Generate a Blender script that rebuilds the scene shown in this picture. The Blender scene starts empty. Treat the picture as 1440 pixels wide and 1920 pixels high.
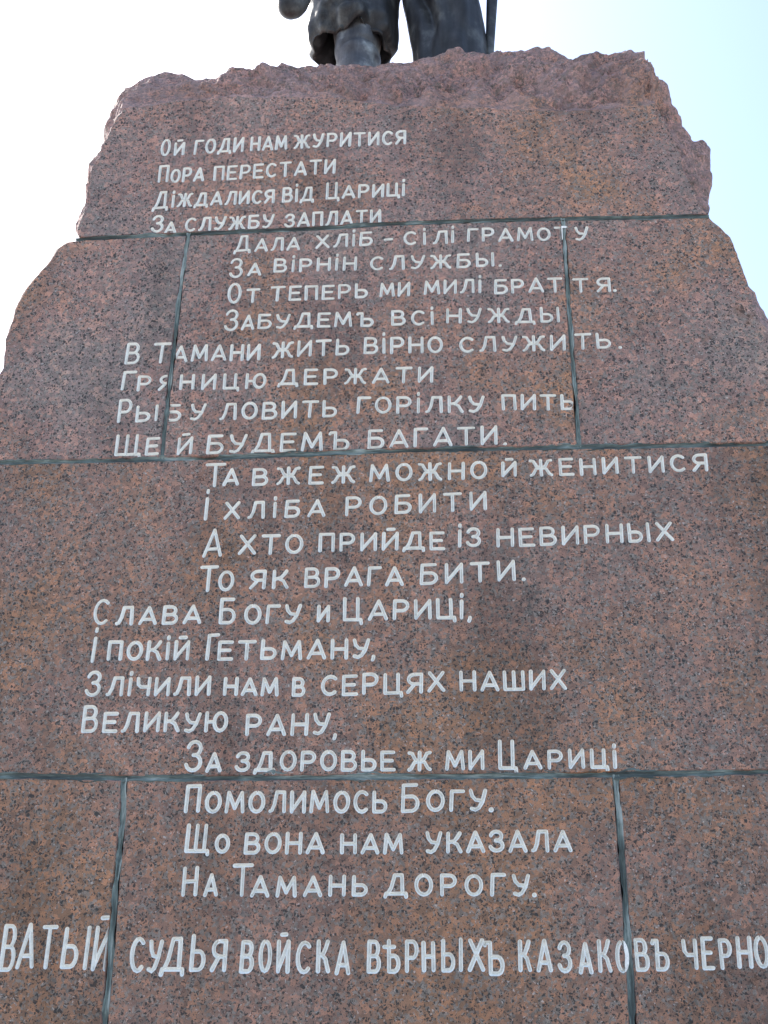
import bpy, bmesh, math, random
from mathutils import Vector, Matrix, noise
from mathutils.geometry import delaunay_2d_cdt

scene = bpy.context.scene
C = scene.collection
rnd = random.Random(7)
R = math.radians

# ------------------------------------------------------------------ camera
FPX, PITCH, YAW, ROLL = 1940.0, R(22.6), R(-3.82), R(0.53)
D, EYE = 3.4, 1.65
FW = Vector((math.sin(YAW) * math.cos(PITCH), math.cos(YAW) * math.cos(PITCH), math.sin(PITCH)))
_r = Vector((math.cos(YAW), -math.sin(YAW), 0))
_u = _r.cross(FW)
RT = math.cos(ROLL) * _r + math.sin(ROLL) * _u
UP = -math.sin(ROLL) * _r + math.cos(ROLL) * _u
cam = bpy.data.cameras.new('camera')
cam.sensor_fit = 'VERTICAL'
cam.sensor_height = 36.0
cam.lens = 36.0 * FPX / 1920.0
cam.clip_end = 20000
cam.clip_start = 0.05
co = bpy.data.objects.new('camera', cam)
C.objects.link(co)
co.matrix_world = Matrix(((RT.x, UP.x, -FW.x, 0), (RT.y, UP.y, -FW.y, -D), (RT.z, UP.z, -FW.z, EYE), (0, 0, 0, 1)))
scene.camera = co

# ------------------------------------------------------------------ sky and sun
SUN_EL, SUN_AZ = R(46), R(-50)          # azimuth measured from +Y (behind the monument) towards +X
w = bpy.data.worlds.new('World')
scene.world = w
w.use_nodes = True
nt = w.node_tree
bg = nt.nodes['Background']
sky = nt.nodes.new('ShaderNodeTexSky')
sky.sky_type = 'NISHITA'
sky.sun_disc = False
sky.sun_elevation = SUN_EL
sky.sun_rotation = SUN_AZ
sky.air_density = 1.0
sky.dust_density = 2.0
sky.ozone_density = 1.0
nt.links.new(sky.outputs[0], bg.inputs[0])
bg.inputs[1].default_value = 0.13
sl = bpy.data.lights.new('sun', 'SUN')
sl.energy = 3.2
sl.angle = R(0.53)
sl.color = (1.0, 0.95, 0.88)
so = bpy.data.objects.new('sun', sl)
C.objects.link(so)
sd = Vector((math.sin(SUN_AZ) * math.cos(SUN_EL), math.cos(SUN_AZ) * math.cos(SUN_EL), math.sin(SUN_EL)))
so.rotation_euler = (-sd).to_track_quat('-Z', 'Y').to_euler()
so.location = sd * 30
scene.view_settings.view_transform = 'Standard'
scene.view_settings.look = 'None'
scene.view_settings.gamma = 1
scene.view_settings.exposure = 1.7


# ------------------------------------------------------------------ helpers
def un(px, py, y=0.0):
    """point of the vertical plane at depth y that a measured photo point belongs to"""
    d = FW * FPX + RT * (px - 720) - UP * (py - 960)
    k = (D + y) / d.y
    return Vector((d.x * k, y, EYE + d.z * k))


def un2(px, py):
    p = un(px, py)
    return Vector((p.x, p.z))


def link(name, verts, faces, mats, parent=None, fmat=None, smooth=False):
    me = bpy.data.meshes.new(name)
    me.from_pydata([tuple(v) for v in verts], [], faces)
    for m in (mats if isinstance(mats, (list, tuple)) else [mats]):
        me.materials.append(m)
    if fmat:
        me.polygons.foreach_set('material_index', fmat)
    if smooth:
        me.polygons.foreach_set('use_smooth', [True] * len(me.polygons))
    me.update()
    o = bpy.data.objects.new(name, me)
    C.objects.link(o)
    if parent:
        o.parent = parent
    return o


def empty(name, label, cat, loc=(0, 0, 0)):
    o = bpy.data.objects.new(name, None)
    C.objects.link(o)
    o.location = loc
    o['label'] = label
    o['category'] = cat
    return o


def resample(pts, ds):
    """open polyline of Vectors resampled about every ds, last point left out"""
    out = []
    for a, b in zip(pts, pts[1:]):
        n = max(1, int(round((b - a).length / ds)))
        for i in range(n):
            out.append(a.lerp(b, i / n))
    return out


def fbm(p, oct=4, lac=2.1, g=0.5):
    s, a = 0.0, 1.0
    q = Vector(p)
    for _ in range(oct):
        s += a * noise.noise(q)
        q = q * lac + Vector((3.1, 1.7, 5.3))
        a *= g
    return s


def chip(p):
    """broken-stone relief: sharp facets from cell distances plus fractal grain"""
    d, _ = noise.voronoi(p)
    return (d[1] - d[0]) * 0.9 - 0.45


# ------------------------------------------------------------------ materials
def mat(name):
    m = bpy.data.materials.new(name)
    m.use_nodes = True
    n = m.node_tree.nodes
    return m, n, m.node_tree.links, n['Principled BSDF']


def ramp(n, stops, interp='LINEAR'):
    r = n.new('ShaderNodeValToRGB')
    r.color_ramp.interpolation = interp
    e = r.color_ramp.elements
    while len(e) > 1:
        e.remove(e[-1])
    e[0].position = stops[0][0]
    e[0].color = (*stops[0][1], 1)
    for p, c in stops[1:]:
        x = e.new(p)
        x.color = (*c, 1)
    return r


def nz(n, l, vec, scale, detail=4, rough=0.55, dist=0.0):
    t = n.new('ShaderNodeTexNoise')
    t.inputs['Scale'].default_value = scale
    t.inputs['Detail'].default_value = detail
    t.inputs['Roughness'].default_value = rough
    t.inputs['Distortion'].default_value = dist
    l.new(vec, t.inputs['Vector'])
    return t


def mix(n, l, fac, a, b, mode='MIX'):
    x = n.new('ShaderNodeMix')
    x.data_type = 'RGBA'
    x.blend_type = mode
    for s, v in ((x.inputs[0], fac), (x.inputs[6], a), (x.inputs[7], b)):
        if isinstance(v, (int, float)):
            s.default_value = v
        elif isinstance(v, tuple):
            s.default_value = (*v, 1)
        else:
            l.new(v, s)
    return x.outputs[2]


def math_(n, l, op, a, b=None, c=None):
    x = n.new('ShaderNodeMath')
    x.operation = op
    for i, v in enumerate((a, b, c)):
        if v is None:
            continue
        if isinstance(v, (int, float)):
            x.inputs[i].default_value = v
        else:
            l.new(v, x.inputs[i])
    return x.outputs[0]


def granite(name, rough_face=False, seed=0.0, warm=0.5):
    m, n, l, b = mat(name)
    tc = n.new('ShaderNodeTexCoord')
    mp = n.new('ShaderNodeMapping')
    mp.inputs['Location'].default_value = (seed * 3.3, seed * 1.7, seed * 2.9)
    l.new(tc.outputs['Object'], mp.inputs['Vector'])
    P = mp.outputs[0]
    # warp for irregular grains
    wn = nz(n, l, P, 70, 3)
    wv = n.new('ShaderNodeVectorMath')
    wv.operation = 'MULTIPLY_ADD'
    l.new(wn.outputs['Color'], wv.inputs[0])
    wv.inputs[1].default_value = (0.022, 0.022, 0.022)
    l.new(P, wv.inputs[2])
    Q = wv.outputs[0]

    def vor(scale):
        v = n.new('ShaderNodeTexVoronoi')
        v.inputs['Scale'].default_value = scale
        l.new(Q, v.inputs['Vector'])
        s = n.new('ShaderNodeSeparateColor')
        l.new(v.outputs['Color'], s.inputs[0])
        return s.outputs
    dk = (1.66 if rough_face else 1.06) - 0.27 * warm  # slab tone, with upper glare and dimmer lower light painted in by warm
    pink = (0.315 * dk, (0.198 - 0.006 * warm) * dk, (0.172 - 0.022 * warm) * dk)
    lav = (0.285 * dk, 0.215 * dk, (0.198 - 0.02 * warm) * dk)
    tan = (0.345 * dk, 0.196 * dk, 0.122 * dk)
    if rough_face:
        pink = (0.318 * dk, 0.203 * dk, 0.188 * dk)
        lav = (0.290 * dk, 0.208 * dk, 0.206 * dk)
    big = nz(n, l, P, 1.6, 5, 0.6)
    bigr = ramp(n, [(0.40 - 0.18 * warm, lav), (0.54 - 0.14 * warm, pink), (0.74 - 0.17 * warm, tan)])  # more lavender at low warm: sky haze on upper courses put into the colour
    l.new(big.outputs[0], bigr.inputs[0])
    # feldspar crystals, 2 to 3 cm: each its own shade from orange to grey pink
    f = vor(56)
    fr = ramp(n, [(0.0, (0.56, 0.57, 0.58)), (0.30, (0.84, 0.83, 0.82)), (0.62, (1.08, 1.03, 1.0)), (0.85, (1.36, 1.15, 0.98)), (1.0, (1.65, 1.42, 1.28))])
    l.new(f[0], fr.inputs[0])
    col = mix(n, l, 0.78, bigr.outputs[0], fr.outputs[0], 'MULTIPLY')
    # grey quartz between
    q = vor(110)
    qn = nz(n, l, P, 30, 4, 0.6)
    qs = math_(n, l, 'ADD', q[1], qn.outputs[0])
    qm = ramp(n, [(0.0, (0, 0, 0)), (0.55, (0, 0, 0)), (0.63, (1, 1, 1))])
    l.new(math_(n, l, 'MULTIPLY', qs, 0.5), qm.inputs[0])
    qd = mix(n, l, q[2], (0.120, 0.112, 0.100), (0.255, 0.232, 0.205))
    col = mix(n, l, math_(n, l, 'MULTIPLY', qm.outputs[0], 0.8), col, qd)
    # black biotite: compact flecks of ragged outline, a little thicker in clusters
    kn = nz(n, l, P, 11, 4, 0.6)

    def dots(scale, radius, keep):
        v = n.new('ShaderNodeTexVoronoi')
        v.inputs['Scale'].default_value = scale
        l.new(Q, v.inputs['Vector'])
        sc = n.new('ShaderNodeSeparateColor')
        l.new(v.outputs['Color'], sc.inputs[0])
        live = math_(n, l, 'GREATER_THAN', math_(n, l, 'MULTIPLY_ADD', kn.outputs[0], 0.9, sc.outputs[0]), keep + 0.45)
        rr = math_(n, l, 'MULTIPLY_ADD', sc.outputs[1], radius * 0.7, radius * 0.5)
        e = math_(n, l, 'SUBTRACT', rr, v.outputs['Distance'])
        e = math_(n, l, 'MULTIPLY', e, 9.0)
        x = n.new('ShaderNodeClamp')
        l.new(math_(n, l, 'MULTIPLY', e, live), x.inputs[0])
        return x.outputs[0]
    kd = math_(n, l, 'MAXIMUM', dots(88, 0.48, 0.74), math_(n, l, 'MAXIMUM', dots(165, 0.52, 0.58), dots(50, 0.36, 0.94)))
    kall = kd
    col = mix(n, l, math_(n, l, 'MULTIPLY', kall, 0.92 if not rough_face else 0.5), col, (0.030, 0.031, 0.031))
    # fine grain and pale sparkles
    fn = nz(n, l, P, 420, 2)
    fnr = ramp(n, [(0.30, (0.60, 0.60, 0.61)), (0.5, (1, 1, 1)), (0.70, (1.42, 1.38, 1.34))])
    l.new(fn.outputs[0], fnr.inputs[0])
    col = mix(n, l, 0.8, col, fnr.outputs[0], 'MULTIPLY')
    sp = vor(260)
    spm = ramp(n, [(0.0, (0, 0, 0)), (0.985, (0, 0, 0)), (0.99, (1, 1, 1))])
    l.new(sp[2], spm.inputs[0])
    col = mix(n, l, math_(n, l, 'MULTIPLY', spm.outputs[0], 0.5), col, (0.6, 0.55, 0.52))
    # weathering: soft dark water stains running down the face
    mp2 = n.new('ShaderNodeMapping')
    mp2.inputs['Scale'].default_value = (1.0, 1.0, 0.35)
    l.new(P, mp2.inputs[0])
    st = nz(n, l, mp2.outputs[0], 3.2, 6, 0.62)
    str_ = ramp(n, [(0.34, (0.70, 0.69, 0.67)), (0.5, (0.97, 0.97, 0.97)), (0.66, (1.12, 1.09, 1.05))])
    l.new(st.outputs[0], str_.inputs[0])
    col = mix(n, l, 1.0, col, str_.outputs[0], 'MULTIPLY')
    ru = nz(n, l, P, 5.5, 5, 0.7)
    rur = ramp(n, [(0.62, (0, 0, 0)), (0.74, (1, 1, 1))])
    l.new(ru.outputs[0], rur.inputs[0])
    col = mix(n, l, math_(n, l, 'MULTIPLY', rur.outputs[0], 0.40), col, (0.235, 0.105, 0.050))
    if rough_face:
        hb = nz(n, l, P, 9, 5, 0.65)
        hr = ramp(n, [(0.42, (0, 0, 0)), (0.62, (1, 1, 1))])
        l.new(hb.outputs[0], hr.inputs[0])
        col = mix(n, l, math_(n, l, 'MULTIPLY', hr.outputs[0], 0.5), col, (0.48, 0.345, 0.325))
    l.new(col, b.inputs['Base Color'])
    b.inputs['Roughness'].default_value = 0.62 if not rough_face else 0.8
    b.inputs['Specular IOR Level'].default_value = 0.32 if not rough_face else 0.25
    bn = nz(n, l, P, 210 if not rough_face else 75, 6, 0.7)
    b2 = nz(n, l, P, 40, 3)
    hs = math_(n, l, 'MULTIPLY_ADD', b2.outputs[0], 0.6, bn.outputs[0])
    bp = n.new('ShaderNodeBump')
    bp.inputs['Strength'].default_value = 0.35 if not rough_face else 1.0
    bp.inputs['Distance'].default_value = 0.004 if not rough_face else 0.022
    l.new(hs, bp.inputs['Height'])
    l.new(bp.outputs[0], b.inputs['Normal'])
    return m


G = {}
def granites(i, warm):
    if i not in G:
        G[i] = [granite('dressed_granite', False, i * 1.37, warm), granite('hewn_granite', True, i * 1.37, warm)]
    return G[i]


def paint_mat():
    m, n, l, b = mat('white_letter_paint')
    tc = n.new('ShaderNodeTexCoord')
    P = tc.outputs['Object']
    a = nz(n, l, P, 38, 5, 0.65)
    r1 = ramp(n, [(0.30, (0.74, 0.735, 0.69)), (0.50, (0.88, 0.875, 0.82)), (0.75, (0.92, 0.91, 0.86))])
    l.new(a.outputs[0], r1.inputs[0])
    f = nz(n, l, P, 330, 3)
    fr = ramp(n, [(0.3, (0.82, 0.82, 0.83)), (0.6, (1.04, 1.04, 1.04))])
    l.new(f.outputs[0], fr.inputs[0])
    c = mix(n, l, 0.8, r1.outputs[0], fr.outputs[0], 'MULTIPLY')
    wn = nz(n, l, P, 150, 5, 0.7)
    wr = ramp(n, [(0.64, (0, 0, 0)), (0.72, (1, 1, 1))])
    l.new(wn.outputs[0], wr.inputs[0])
    c = mix(n, l, math_(n, l, 'MULTIPLY', wr.outputs[0], 0.55), c, (0.24, 0.18, 0.165))
    l.new(c, b.inputs['Base Color'])
    b.inputs['Roughness'].default_value = 0.6
    b.inputs['Specular IOR Level'].default_value = 0.25
    bp = n.new('ShaderNodeBump')
    bp.inputs['Strength'].default_value = 0.4
    bp.inputs['Distance'].default_value = 0.003
    l.new(f.outputs[0], bp.inputs['Height'])
    l.new(bp.outputs[0], b.inputs['Normal'])
    return m


def mortar_mat(stretch, lift):
    m, n, l, b = mat('slate_mortar')
    tc = n.new('ShaderNodeTexCoord')
    mp = n.new('ShaderNodeMapping')
    mp.inputs['Scale'].default_value = stretch
    l.new(tc.outputs['Object'], mp.inputs[0])
    P = mp.outputs[0]
    a = nz(n, l, P, 42, 6, 0.66)
    r1 = ramp(n, [(0.34 - lift, (0.036, 0.044, 0.044)), (0.48 - lift, (0.080, 0.102, 0.098)), (0.57 - lift, (0.150, 0.190, 0.180)), (0.70 - lift, (0.34, 0.385, 0.37))])
    l.new(a.outputs[0], r1.inputs[0])
    f = nz(n, l, P, 160, 4, 0.65)
    fr = ramp(n, [(0.25, (0.55, 0.57, 0.58)), (0.6, (1.12, 1.12, 1.1))])
    l.new(f.outputs[0], fr.inputs[0])
    c = mix(n, l, 0.85, r1.outputs[0], fr.outputs[0], 'MULTIPLY')
    l.new(c, b.inputs['Base Color'])
    b.inputs['Roughness'].default_value = 0.8
    b.inputs['Specular IOR Level'].default_value = 0.3
    bp = n.new('ShaderNodeBump')
    bp.inputs['Strength'].default_value = 0.6
    bp.inputs['Distance'].default_value = 0.004
    l.new(f.outputs[0], bp.inputs['Height'])
    l.new(bp.outputs[0], b.inputs['Normal'])
    return m


def bronze_mat(k=1.0):
    m, n, l, b = mat('dark_bronze')
    tc = n.new('ShaderNodeTexCoord')
    P = tc.outputs['Object']
    a = nz(n, l, P, 4.5, 6, 0.65)
    r1 = ramp(n, [(0.36, (0.015 * k, 0.015 * k, 0.017 * k)), (0.52, (0.032 * k, 0.033 * k, 0.036 * k)), (0.66, (0.105 * k, 0.110 * k, 0.108 * k))])
    l.new(a.outputs[0], r1.inputs[0])
    # rain streaks
    mp = n.new('ShaderNodeMapping')
    mp.inputs['Scale'].default_value = (22, 22, 1.6)
    l.new(P, mp.inputs[0])
    s = nz(n, l, mp.outputs[0], 1.0, 4, 0.6)
    sr = ramp(n, [(0.40, (0.72, 0.74, 0.78)), (0.66, (1.5, 1.52, 1.5))])
    l.new(s.outputs[0], sr.inputs[0])
    c = mix(n, l, 0.8, r1.outputs[0], sr.outputs[0], 'MULTIPLY')
    l.new(c, b.inputs['Base Color'])
    b.inputs['Metallic'].default_value = 0.35
    b.inputs['Roughness'].default_value = 0.58
    bn = nz(n, l, P, 60, 4)
    bp = n.new('ShaderNodeBump')
    bp.inputs['Strength'].default_value = 0.25
    bp.inputs['Distance'].default_value = 0.004
    l.new(bn.outputs[0], bp.inputs['Height'])
    l.new(bp.outputs[0], b.inputs['Normal'])
    return m


def paving_mat():
    m, n, l, b = mat('stone_paving')
    tc = n.new('ShaderNodeTexCoord')
    br = n.new('ShaderNodeTexBrick')
    br.inputs['Scale'].default_value = 2.2
    br.inputs['Color1'].default_value = (0.34, 0.31, 0.28, 1)
    br.inputs['Color2'].default_value = (0.29, 0.27, 0.25, 1)
    br.inputs['Mortar'].default_value = (0.14, 0.13, 0.12, 1)
    br.inputs['Mortar Size'].default_value = 0.012
    l.new(tc.outputs['Object'], br.inputs['Vector'])
    a = nz(n, l, tc.outputs['Object'], 1.3, 6, 0.65)
    ar = ramp(n, [(0.3, (0.75, 0.75, 0.75)), (0.7, (1.1, 1.1, 1.1))])
    l.new(a.outputs[0], ar.inputs[0])
    l.new(mix(n, l, 0.8, br.outputs['Color'], ar.outputs[0], 'MULTIPLY'), b.inputs['Base Color'])
    b.inputs['Roughness'].default_value = 0.85
    return m


PAINT, BRONZE, BRONZE_SHEEN = paint_mat(), bronze_mat(), bronze_mat(3.0)  # last bronze is for the boots: their sheen is painted in as lighter colour
MORTAR_H, MORTAR_V = mortar_mat((0.12, 1, 1), -0.005), mortar_mat((1, 1, 0.12), 0.075)

# ------------------------------------------------------------------ ground
gm = paving_mat()
g = link('ground', [(-4000, -4000, 0), (4000, -4000, 0), (4000, 4000, 0), (-4000, 4000, 0)], [(0, 1, 2, 3)], gm)
g['kind'] = 'structure'

# ------------------------------------------------------------------ joints measured on the face (x, z)
def line(pts):
    return [un2(*p) for p in pts]


J1 = line([(141, 448), (240, 443.5), (345, 439), (480, 433.5), (600, 428), (720, 420), (860, 415), (1055, 410), (1200, 408), (1330, 405)])
J2 = line([(-70, 869), (0, 867), (200, 863), (400, 858), (560, 852), (700, 846), (850, 842), (1085, 838), (1440, 832), (1530, 831)])
J3 = line([(-190, 1456), (0, 1454), (200, 1458), (450, 1459), (700, 1457), (900, 1455), (1160, 1452), (1440, 1447), (1630, 1444)])
V2L = line([(354, 436), (345, 490), (336, 560), (325, 660), (314, 750), (303, 860)])
V2R = line([(1056, 409), (1060, 470), (1066, 560), (1073, 660), (1080, 750), (1086, 838)])
V4L = line([(233, 1458), (229, 1540), (218, 1650), (209, 1770), (196, 1915), (186, 2060), (172, 2240)])
V4R = line([(1154, 1452), (1160, 1530), (1169, 1640), (1178, 1770), (1188, 1925), (1196, 2060), (1206, 2240)])
ZB = V4L[-1].y                      # bottom of the lowest visible course
GH = 0.0105                          # half of a joint's width


def clip_between(poly, x0, x1):
    """part of a left-to-right polyline between x0 and x1"""
    def at(x):
        for a, b in zip(poly, poly[1:]):
            if a.x <= x <= b.x:
                return a.lerp(b, (x - a.x) / (b.x - a.x))
        return poly[0] if x < poly[0].x else poly[-1]
    return [at(x0)] + [p for p in poly if x0 < p.x < x1] + [at(x1)]


def shift(poly, dx, dz):
    return [p + Vector((dx, dz)) for p in poly]


def trim_z(poly, z0, z1):
    """part of a top-to-bottom polyline between heights z1 (top) and z0"""
    def at(z):
        for a, b in zip(poly, poly[1:]):
            if b.y <= z <= a.y:
                return a.lerp(b, (a.y - z) / (a.y - b.y))
        return poly[0] if z > poly[0].y else poly[-1]
    return [at(z1)] + [p for p in poly if z0 < p.y < z1] + [at(z0)]


# ------------------------------------------------------------------ hand-cut letters as strokes
def arc(cx, cy, rx, ry, a0, a1, k=9):
    return [(cx + rx * math.cos(R(a0 + (a1 - a0) * i / (k - 1))), cy + ry * math.sin(R(a0 + (a1 - a0) * i / (k - 1)))) for i in range(k)]


def bowl(y0, y1, x0=0.0, w=0.62, k=8):
    c, r = (y0 + y1) / 2, (y1 - y0) / 2
    xs = max(w - r * 0.9, w * 0.35)
    return [(x0, y1), (x0 + xs, y1)] + arc(x0 + xs, c, w - xs, r, 80, -80, k) + [(x0 + xs, y0), (x0, y0)]


def GL(w, *strokes):
    return (w, strokes)


GLY = {
    'А': GL(.74, [(0, 0), (.38, 1)], [(.38, 1), (.74, 0)], [(.12, .26), (.64, .26)]),
    'Б': GL(.62, [(0, 0), (0.02, 1)], [(0.02, 1), (.56, 1)], bowl(0, .56)),
    'В': GL(.62, [(0, 0), (0, 1)], bowl(.52, 1, w=.54), bowl(0, .52)),
    'Г': GL(.52, [(0, 0), (.03, 1)], [(.03, 1), (.54, 1)]),
    'Д': GL(.86, [(.08, .04), (.22, .35), (.36, 1)], [(.36, 1), (.68, 1)], [(.68, 1), (.72, .04)], [(0, .03), (.86, .03)], [(0, .03), (-.04, -.13)], [(.86, .03), (.88, -.13)]),
    'Е': GL(.56, [(0, 0), (0, 1)], [(0, 1), (.56, 1)], [(0, .52), (.48, .52)], [(0, 0), (.58, 0)]),
    'Ж': GL(.98, [(.49, 0), (.49, 1)], [(0, .98), (.14, .94), (.28, .60), (.49, .50)], [(.98, .98), (.84, .94), (.70, .60), (.49, .50)], [(0, 0), (.10, .08), (.25, .42), (.49, .50)], [(.98, 0), (.88, .08), (.73, .42), (.49, .50)]),
    'З': GL(.58, [(.02, .80)] + arc(.28, .76, .26, .24, 160, -60, 10) + [(.26, .53)], [(.26, .53)] + arc(.28, .27, .30, .27, 70, -165, 11)),
    'И': GL(.62, [(0, 0), (0, 1)], [(0.02, .06), (.60, .94)], [(.62, 0), (.62, 1)]),
    'Й': GL(.62, [(0, 0), (0, 1)], [(0.02, .06), (.60, .94)], [(.62, 0), (.62, 1)], [(.18, 1.24), (.46, 1.25)]),
    'І': GL(.06, [(.03, 0), (.03, .92)], [(.03, 1.20), (.034, 1.30)]),
    '|': GL(.06, [(.03, 0), (.03, 1)]),
    'К': GL(.62, [(0, 0), (0, 1)], [(0, .50), (.30, .58), (.46, .80), (.56, 1)], [(.22, .54), (.44, .40), (.56, .12), (.62, 0)]),
    'Л': GL(.72, [(0, 0.02), (.08, .04), (.20, .36), (.30, 1)], [(.30, 1), (.68, 1)], [(.68, 1), (.70, 0)]),
    'М': GL(.82, [(0, 0), (.08, 1)], [(.08, 1), (.41, .18)], [(.41, .18), (.74, 1)], [(.74, 1), (.82, 0)]),
    'Н': GL(.64, [(0, 0), (0, 1)], [(0, .50), (.64, .50)], [(.64, 0), (.64, 1)]),
    'О': GL(.66, arc(.33, .5, .33, .5, 90, 450, 19)),
    'П': GL(.60, [(0, 0), (0, 1)], [(0, 1), (.60, 1)], [(.60, 1), (.60, 0)]),
    'Р': GL(.60, [(0, 0), (0, 1)], bowl(.44, 1, w=.58)),
    'С': GL(.60, arc(.34, .5, .34, .5, 48, 310, 14)),
    'Т': GL(.70, [(0, 1), (.70, 1)], [(.35, 1), (.34, 0)]),
    'У': GL(.64, [(0, 1), (.06, .72), (.20, .52), (.48, .47)], [(.64, 1), (.50, .42), (.34, .10), (.18, 0), (.02, .06)]),
    'Х': GL(.66, [(0, 0), (.62, 1)], [(.02, 1), (.66, 0)]),
    'Ц': GL(.66, [(0, 1), (0, 0)], [(0, 0), (.72, 0)], [(.58, 0), (.58, 1)], [(.72, 0), (.74, -.18)]),
    'Ч': GL(.58, [(0, 1), (.03, .62), (.16, .47), (.56, .48)], [(.58, 1), (.56, 0)]),
    'Ш': GL(.88, [(0, 1), (0, 0)], [(0, 0), (.88, 0)], [(.44, 0), (.44, 1)], [(.88, 0), (.88, 1)]),
    'Щ': GL(.92, [(0, 1), (0, 0)], [(0, 0), (.98, 0)], [(.42, 0), (.42, 1)], [(.82, 0), (.82, 1)], [(.98, 0), (1.0, -.13)]),
    'Ъ': GL(.80, [(0, .92), (.02, 1), (.24, 1)], [(.24, 1), (.24, 0)], bowl(0, .54, x0=.24, w=.56)),
    'Ы': GL(.86, [(0, 0), (0, 1)], bowl(0, .54, w=.52), [(.84, 0), (.84, 1)]),
    'Ь': GL(.58, [(0, 0), (0, 1)], bowl(0, .54, w=.58)),
    'Ю': GL(.96, [(0, 0), (0, 1)], [(0, .5), (.38, .5)], arc(.67, .5, .29, .5, 180, 540, 17)),
    'Я': GL(.60, [(.60, 0), (.60, 1)], [(.60, 1), (.28, 1)] + arc(.28, .73, .26, .27, 95, 265, 9) + [(.30, .46), (.60, .46)], [(.30, .46), (.20, .30), (0, 0)]),
    'Ѣ': GL(.70, [(.20, 0), (.20, 1.02)], [(-.04, .82), (.46, .82)], bowl(0, .52, x0=.20, w=.48)),
    '.': GL(.08, [(.03, 0), (.05, .01)]),
    ',': GL(.10, [(.05, .02), (.04, -.08), (-.02, -.20)]),
    '-': GL(.34, [(0, .45), (.34, .46)]),
}

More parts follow.
